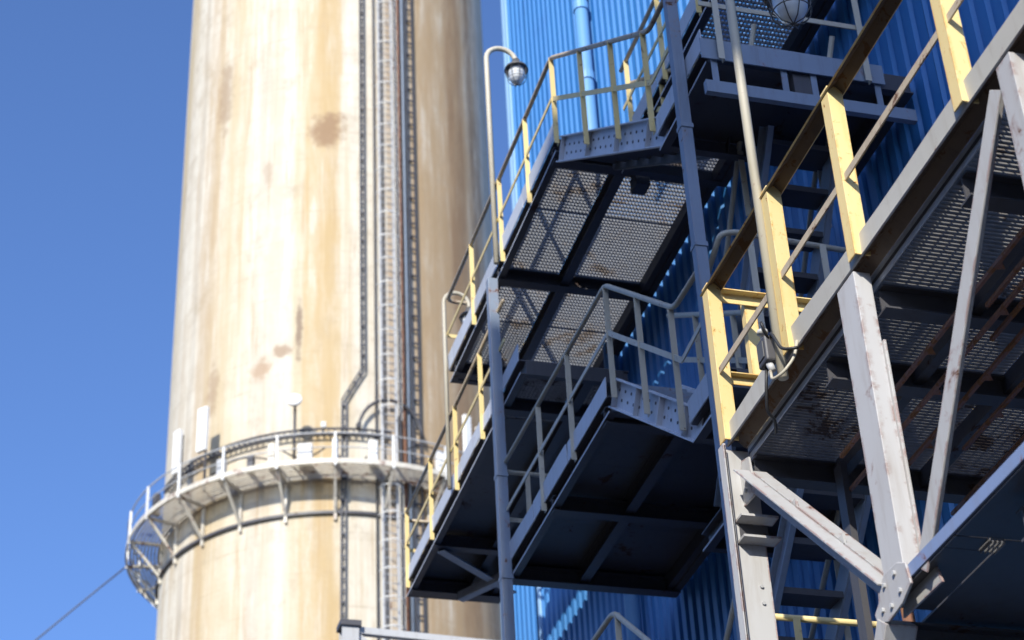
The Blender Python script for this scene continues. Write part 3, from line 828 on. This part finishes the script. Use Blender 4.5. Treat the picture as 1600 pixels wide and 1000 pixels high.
# railing: angle posts, angle hand rail, flat mid rail
ho_, hi_ = vee(.056, .007)
hr = MB().prism(ho_, (XG + .0, YB, 8.285), (XG + .0, YA + .04, 8.285)).build('hand_rail', 'yellow', gal)
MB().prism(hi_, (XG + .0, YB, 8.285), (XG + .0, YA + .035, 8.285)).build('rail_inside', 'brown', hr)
for y in (9.03, 8.06, 7.19, 6.0, 4.85, 3.7):
    MB().prism(Lp(-.085, .085, .009), (XG - .045, y, 7.185), (XG - .045, y, 8.262), up=(0, 1, 0), off=(0, -.04)).build('rail_post', 'yellow', gal, bevel=.002)
MB().prism(Rp(.009, .045), (XG - .028, YB, 7.70), (XG - .028, YA, 7.64)).build('mid_rail', 'railc', gal)
MB().prism(Lp(.06, -.07, .008), (XG + .06, 9.06, 8.245), (6.2, 9.06, 8.245)).build('end_rail', 'yellow', gal, bevel=.0015)
MB().prism(Lp(.05, -.06, .008), (XG + .05, 9.06, 7.66), (6.2, 9.06, 7.66)).build('end_rail', 'yellow', gal, bevel=.0015)
for x in (4.25, 5.3, 6.2):
    MB().prism(Lp(-.075, .06, .008), (x - .03, 9.075, 7.0), (x - .03, 9.075, 8.24), up=(0, 1, 0)).build('end_post', 'yellow', gal, bevel=.0015)
# truss members in the near side plane
ec = MB().prism([(-.045, 0), (.16, 0), (.16, .010), (-.035, .010), (-.035, .06), (-.045, .06)][::-1], (XG - .01, 9.06, 0), (XG - .01, 9.06, 7.15), up=(0, -1, 0)).build('end_column', 'white', gal, bevel=.002)
ec.data.flip_normals()
MB().box(XG - .06, XG - .045, 9.0, 9.075, 0, 7.16).build('column_flange', 'white', ec)
for zz in (6.55, 6.68):
    MB().box(XG - .02, XG + .20, 8.95, 9.05, zz, zz + .014).build('bracket_plate', 'white', ec)
MB().box(XG + .0, XG + .17, 9.045, 9.049, 6.57, 6.675).build('slot', 'dark', ec)
def dbl_angle(p0, p1, leg, gap, nm, t=.010):
    p0 = Vector(p0); p1 = Vector(p1)
    o = MB().prism(Lp(-leg, -leg, t), p0, p1, up=(0, 0, 1), off=(-gap / 2, 0)).build(nm, 'white', gal, bevel=.002)
    MB().prism(Lp(leg, -leg, t), p0, p1, up=(0, 0, 1), off=(gap / 2, 0)).build('angle', 'white', o, bevel=.002)
    return o
dg = dbl_angle((XG + .05, 8.92, 6.95), (XG + .05, 7.46, 5.54), .092, .014, 'diagonal')
for f in (.3, .62):
    c = Vector((XG + .06, 8.90, 6.93)).lerp(Vector((XG + .06, 7.42, 5.52)), f)
    MB().box(c.x - .007, c.x + .007, c.y - .05, c.y + .05, c.z - .06, c.z - .005).build('spacer', 'white', dg)
po = MB().prism([(0, 0), (.092, 0), (.092, .012), (.012, .012), (.012, .20), (0, .20)], (XG - .02, 7.25, 5.46), (XG - .02, 7.25, 7.15), up=(0, 1, 0)).build('truss_post', 'whitepeel', gal, bevel=.003)
for v in po.data.vertices:            # profile side axis is -X here: mirror so the wide face looks out
    v.co.x = 2 * (XG - .02) - v.co.x
po.data.flip_normals()
MB().box(XG + .074, XG + .088, 7.235, 7.28, 5.5, 6.75).build('post_flange', 'white', po, bevel=.002)
d2 = MB().prism(Lp(-.105, .075, .010), (XG - .005, 7.16, 5.48), (XG - .005, 5.80, 7.12), up=(1, 0, 0)).build('diagonal', 'white', gal, bevel=.002)
p2 = MB().prism([(0, 0), (.14, 0), (.14, .012), (.012, .012), (.012, .12), (0, .12)], (XG - .02, 5.58, 5.46), (XG - .02, 5.58, 7.15), up=(0, 1, 0)).build('truss_post', 'whitepeel', gal, bevel=.003)
for v in p2.data.vertices:
    v.co.x = 2 * (XG - .02) - v.co.x
p2.data.flip_normals()
for (cy, cz, a, h) in ((5.62, 6.93, .16, .2), (7.25, 5.46, .2, .1), (8.98, 6.92, .10, .14)):
    n = MB(); x = XG + .045
    prof = [(cy - a, cz - h), (cy + a, cz - h * .9), (cy + a * .8, cz + h * .3), (cy + a * .3, cz + h), (cy - a * .7, cz + h * .8)]
    k = len(prof)
    n.v = [(x, y, z) for y, z in prof] + [(x + .012, y, z) for y, z in prof]
    n.f = [tuple(range(k)), tuple(reversed(range(k, 2 * k)))] + [(i, k + i, k + (i + 1) % k, (i + 1) % k) for i in range(k)]
    n.build('gusset_plate', 'white', gal)
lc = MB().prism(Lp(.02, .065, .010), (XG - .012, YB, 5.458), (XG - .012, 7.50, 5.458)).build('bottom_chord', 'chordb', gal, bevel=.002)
# lower deck: dark plates with one open panel
ld = MB().prism(Ip(.12, .14, .012), (XG + .1, 7.62, 5.34), (6.3, 7.62, 5.34)).build('lower_deck', 'dark', gal)
for xa, xb, ya, yb in ((XG + .0, 6.3, 3.2, 6.78), (4.24, 6.3, 6.79, 7.9), (XG + .0, 4.235, 6.90, 7.5), (XG + .0, 4.165, 6.79, 6.895)):
    MB().box(xa, xb - .005, ya, yb, 5.445, 5.456).build('deck_plate', 'dark', ld)
grate(4.17, 4.235, 6.79, 6.895, 5.456, .022, .05, .028, .012).build('grating_panel', 'grated', ld)
n_ = MB(); pf = [(7.20, 5.42), (7.31, 5.37), (7.46, 5.35), (7.57, 5.39), (7.585, 5.44), (7.53, 5.475), (7.52, 5.52), (7.44, 5.575), (7.30, 5.57), (7.22, 5.53)]
n_.v = [(XG - .026, y, z) for y, z in pf] + [(XG - .012, y, z) for y, z in pf]
k_ = len(pf)
n_.f = [tuple(range(k_)), tuple(reversed(range(k_, 2 * k_)))] + [(q, k_ + q, k_ + (q + 1) % k_, (q + 1) % k_) for q in range(k_)]
n_.build('node_plate', 'whitepeel', gal, bevel=.004)
for yy in (3.6, 5.0, 6.4):
    MB().prism(Ip(.10, .14, .012), (XG + .1, yy, 5.32), (6.3, yy, 5.32)).build('crossbeam', 'dark', ld)
kb = MB().prism(Rp(.16, .10), (XG + .05, 7.52, 5.38), (XG + .05, 8.3, 4.4)).build('knee_strut', 'white', gal, bevel=.004)
MB().prism(Rp(.20, .20), (XG + .18, 7.40, 0), (XG + .18, 7.40, 5.26)).build('support_column', 'dark', gal, bevel=.006)
# far side truss, seen dark through the floor
fs = MB().prism(Lp(.08, .10, .01), (6.3, YB, 6.9), (6.3, YA, 6.9)).build('far_chord', 'dark', gal)
for y in (9.0, 7.25, 5.6, 3.9):
    MB().prism(Rp(.10, .10), (6.33, y, 5.4), (6.33, y, 6.9), up=(0, 1, 0)).build('far_post', 'dark', gal)
for ya, yb in ((9.0, 7.3), (7.2, 5.65)):
    MB().prism(Rp(.07, .07), (6.33, ya, 6.85), (6.33, yb, 5.45)).build('far_diagonal', 'dark', gal)
MB().prism(Rp(.04, .09), (4.56, 8.83, 5.3), (4.56, 8.83, 6.98), up=(0, 1, 0)).build('hanger', 'dark', gal)
# rusted bars below the floor
for x, ya, yb, z in ((4.37, 8.45, 4.2, 6.80), (4.57, 8.80, 5.0, 6.80), (4.77, 8.62, 4.4, 6.80), (5.0, 8.25, 5.2, 6.80), (4.70, 7.30, 4.0, 6.86), (5.27, 8.95, 6.0, 6.80), (4.52, 7.0, 4.6, 6.84)):
    b = MB().prism(Lp(.020, .020, .005), (x, yb, z), (x, ya, z)).build('rusted_bar', 'rust', gal)
    for yy in (ya - .35, ya - 1.05, ya - 1.8):
        if yy > yb:
            MB().quad((x + .0, yy, z), (x + .06, yy - .02, z - .004), (x + .01, yy - .075, z + .002)).quad((x, yy, z + .006), (x + .01, yy - .075, z + .008), (x + .06, yy - .02, z + .002)).build('bracket_tab', 'rust', b)
rp = MB().tube([(4.98, 8.9, 0), (4.86, 8.9, 6.30)], .035, 10).build('rusted_post', 'rust', gal, smooth=True)

# ------------------------------------------------------------------ lamps
def pole_lamp(base, top, reach, drop, label, mat, scale=1.0, rpole=.03):
    t = thing('pole_lamp', base, label, 'lamp', 'caged lamps on gooseneck poles')
    bx_, by_, bz_ = base
    r = reach / 2
    pts = [Vector(base), Vector((bx_, by_, top - r))]
    for i in range(1, 11):
        u = math.pi * i / 10
        pts.append(Vector((bx_ + r - r * math.cos(u), by_, top - r + r * math.sin(u))))
    L = Vector((bx_ + reach, by_, top - r - drop))
    pts.append(L + Vector((0, 0, .02)))
    MB().tube(pts, rpole, 12).build('pole', mat, t, smooth=True)
    s = scale
    MB().lathe([(.0, .06 * s), (.045 * s, .06 * s), (.05 * s, .0), (.085 * s, -.02 * s), (.125 * s, -.055 * s), (.135 * s, -.085 * s), (.125 * s, -.085 * s), (.07 * s, -.04 * s), (0, -.04 * s)], L, 24).build('cap', 'lampdk', t, smooth=True)
    MB().lathe([(.085 * s, -.06 * s), (.092 * s, -.12 * s), (.085 * s, -.19 * s), (.062 * s, -.245 * s), (.03 * s, -.265 * s), (0, -.27 * s)], L, 24).build('glass_globe', 'glass', t, smooth=True)
    MB().lathe([(0, -.06 * s), (.03 * s, -.07 * s), (.04 * s, -.13 * s), (.028 * s, -.18 * s), (0, -.19 * s)], L, 16).build('bulb', 'panelw', t, smooth=True)
    cg = MB()
    for k in range(8):
        a = math.pi * 2 * k / 8
        cg.tube([L + Vector((math.cos(a) * rr * s, math.sin(a) * rr * s, zz * s)) for rr, zz in ((.118, -.085), (.116, -.15), (.10, -.22), (.06, -.275), (.0, -.29))], .0035 * s, 5)
    for rr, zz in ((.117, -.14), (.102, -.215)):
        cg.tube([L + Vector((math.cos(a) * rr * s, math.sin(a) * rr * s, zz * s)) for a in (2 * math.pi * i / 20 for i in range(20))], .0035 * s, 5, True)
    cg.build('cage', 'lampdk', t, smooth=True)
    return t
pole_lamp((X0 - .06, 16.03, 13.40), 16.36, .34, .03, 'caged lamp hanging from a tall white gooseneck pole beside the chimney', 'cream', 1.0)
pole_lamp((XG - .05, 8.13, 7.06), 10.24, .40, .06, 'caged glass lamp at the top edge above the near yellow railing', 'cream', 1.2, .029)
pole_lamp((X0 - .06, 18.25, 11.95), 14.54, .30, .10, 'pale gooseneck lamp pole rising beside the far yellow railing', 'cream', .9, .024)

# junction box with cables at the foot of the near pole
jb = thing('junction_box', (XG - .10, 8.20, 7.1), 'small dark junction box with looping cables beside the yellow post', 'junction box')
MB().box(XG - .13, XG - .06, 8.13, 8.25, 7.17, 7.33).build('housing', 'dark', jb, bevel=.012)
MB().lathe([(0, .02), (.028, .02), (.032, .0), (.0, -.01)], (XG - .12, 8.16, 7.35), 14).build('gland', 'galv', jb, smooth=True)
MB().tube([(XG - .10, 8.17, 7.17), (XG - .09, 8.16, 7.12)], .02, 10).build('gland', 'galv', jb, smooth=True)
MB().box(XG - .136, XG - .13, 8.15, 8.23, 7.20, 7.30).build('cover', 'lampdk', jb, bevel=.004)
for pts, mt in (([(-.10, 8.17, 7.13), (-.13, 8.10, 7.02), (-.10, 8.02, 7.02), (-.04, 7.98, 7.10), (-.02, 7.97, 7.2)], 'cream'),
                ([(-.10, 8.21, 7.18), (-.11, 8.23, 7.05), (-.09, 8.30, 6.95), (-.03, 8.34, 6.93), (.0, 8.42, 6.9)], 'rubber'),
                ([(-.08, 8.15, 7.32), (-.12, 8.06, 7.30), (-.10, 8.0, 7.15), (-.05, 7.92, 7.12)], 'rubber'),
                ([(-.10, 8.14, 7.30), (-.15, 8.10, 7.38), (-.12, 8.16, 7.42), (-.08, 8.2, 7.34)], 'rubber')):
    P = [Vector((XG + a, b, c)) for a, b, c in pts]
    MB().tube(fillet(P, .08, 6), .009, 7).build('cable', mt, jb, smooth=True)

# ------------------------------------------------------------------ frame end in the foreground of the chimney foot
sf = thing('steel_frame', (5.0, 25, 0), 'pale steel frame corner with a long top rail at the bottom edge', 'frame')
MB().prism(Ip(.24, .22, .02), (4.98, 25, 0), (4.98, 25, 13.40), up=(0, 1, 0)).build('column', 'galv', sf)
MB().box(4.83, 5.13, 24.85, 25.15, 13.40, 13.48).build('cap_plate', 'dark', sf)
MB().prism(Rp(.10, .10), (5.1, 25, 13.38), (8.2, 25, 13.28)).build('top_rail', 'galv', sf)
MB().prism(Rp(.06, .06), (5.1, 25, 13.05), (8.2, 25, 12.95)).build('lower_rail', 'galv', sf)
MB().prism(Rp(.08, .08), (5.1, 25, 13.3), (6.4, 25, 12.2)).build('brace', 'galv', sf)
MB().prism(Ip(.24, .22, .02), (8.2, 25, 0), (8.2, 25, 13.3), up=(0, 1, 0)).build('column', 'galv', sf)

# ------------------------------------------------------------------ unseen block behind the viewer, added and shaped to shade the lower tower
def back(y, z, X):        # along the sun ray from the tower's outer plane
    k = (X - 4.8) / S.x
    return (X, y + S.y * k, z + S.z * k)
poly = [(16.5, 12.65), (14.0, 13.72), (11.0, 15.1), (9.5, 15.6), (4.0, 15.6), (4.0, 9.9), (10.3, 8.1), (13.0, 6.7), (16.5, 4.6)]
cv_ = thing('shade_block', (-10, -8, 0), 'unseen grey inclined block on legs, added behind the viewer to shade the tower', 'building')
m = MB()
A = [back(y, z, -8.0) for y, z in poly]; k = len(A)
B = [back(y, z, -14.0) for y, z in poly]
m.v = A + B
m.f = [tuple(reversed(range(k))), tuple(range(k, 2 * k))] + [(i, (i + 1) % k, k + (i + 1) % k, k + i) for i in range(k)]
m.build('housing', 'steel', cv_)
for (y, z) in (poly[8], poly[6]):
    q = back(y, z, -8.0)
    for dx in (-.4,):
        MB().box(q[0] + dx - .2, q[0] + dx + .2, q[1] - .2 + (-.5 if y > 15 else .3), q[1] + .2 + (-.5 if y > 15 else .3), 0, q[2] + .5).build('leg', 'steel', cv_)

# ------------------------------------------------------------------ unseen brick block across the yard, added to dim the skylight
def brick_mat():
    m, t, b = newmat('dark_brick')
    co = t.nodes.new('ShaderNodeTexCoord').outputs['Object']
    c = mixc(t, noise(t, co, .8, 8, .7), (.10, .06, .045), (.17, .11, .085))
    t.links.new(c, b.inputs['Base Color'])
    b.inputs['Roughness'].default_value = .9
    return m
M['brick'] = brick_mat()
for nm, lab, (xa, xb, ya, yb, zt_) in (('skylight_block', 'long unseen brick block added on the left to dim the skylight', (-44, -26, -70, 44, 19)),):
    h = thing(nm, ((xa + xb) / 2, (ya + yb) / 2, 0), lab, 'building')
    MB().box(xa, xb, ya, yb, 0, zt_).build('walls', 'brick', h)
    MB().box(xa - .4, xb + .4, ya - .4, yb + .4, zt_, zt_ + .5).build('roof', 'dark', h)

bm_ = MB().tube([(0, 0, 0), (-.012, 0, 0)], .012, 6).mesh('bolt', 'galv')
for (y, z) in ((7.30, 5.43), (7.40, 5.40), (7.49, 5.42), (7.33, 5.53), (7.44, 5.52)):
    link('bolt', bm_, gal, loc=(XG - .026, y, z))
for (y, z) in ((8.99, 6.86), (8.93, 6.90), (8.90, 6.84), (5.60, 6.86), (5.66, 6.92), (5.54, 6.95)):
    link('bolt', bm_, gal, loc=(XG + .045, y, z))
bm2 = MB().tube([(0, 0, 0), (0, -.010, 0)], .011, 6).mesh('bolt', 'galv')
for z in (6.30, 6.20, 5.95, 5.85):
    link('bolt', bm2, gal, loc=(XG + .09, 9.05, z))
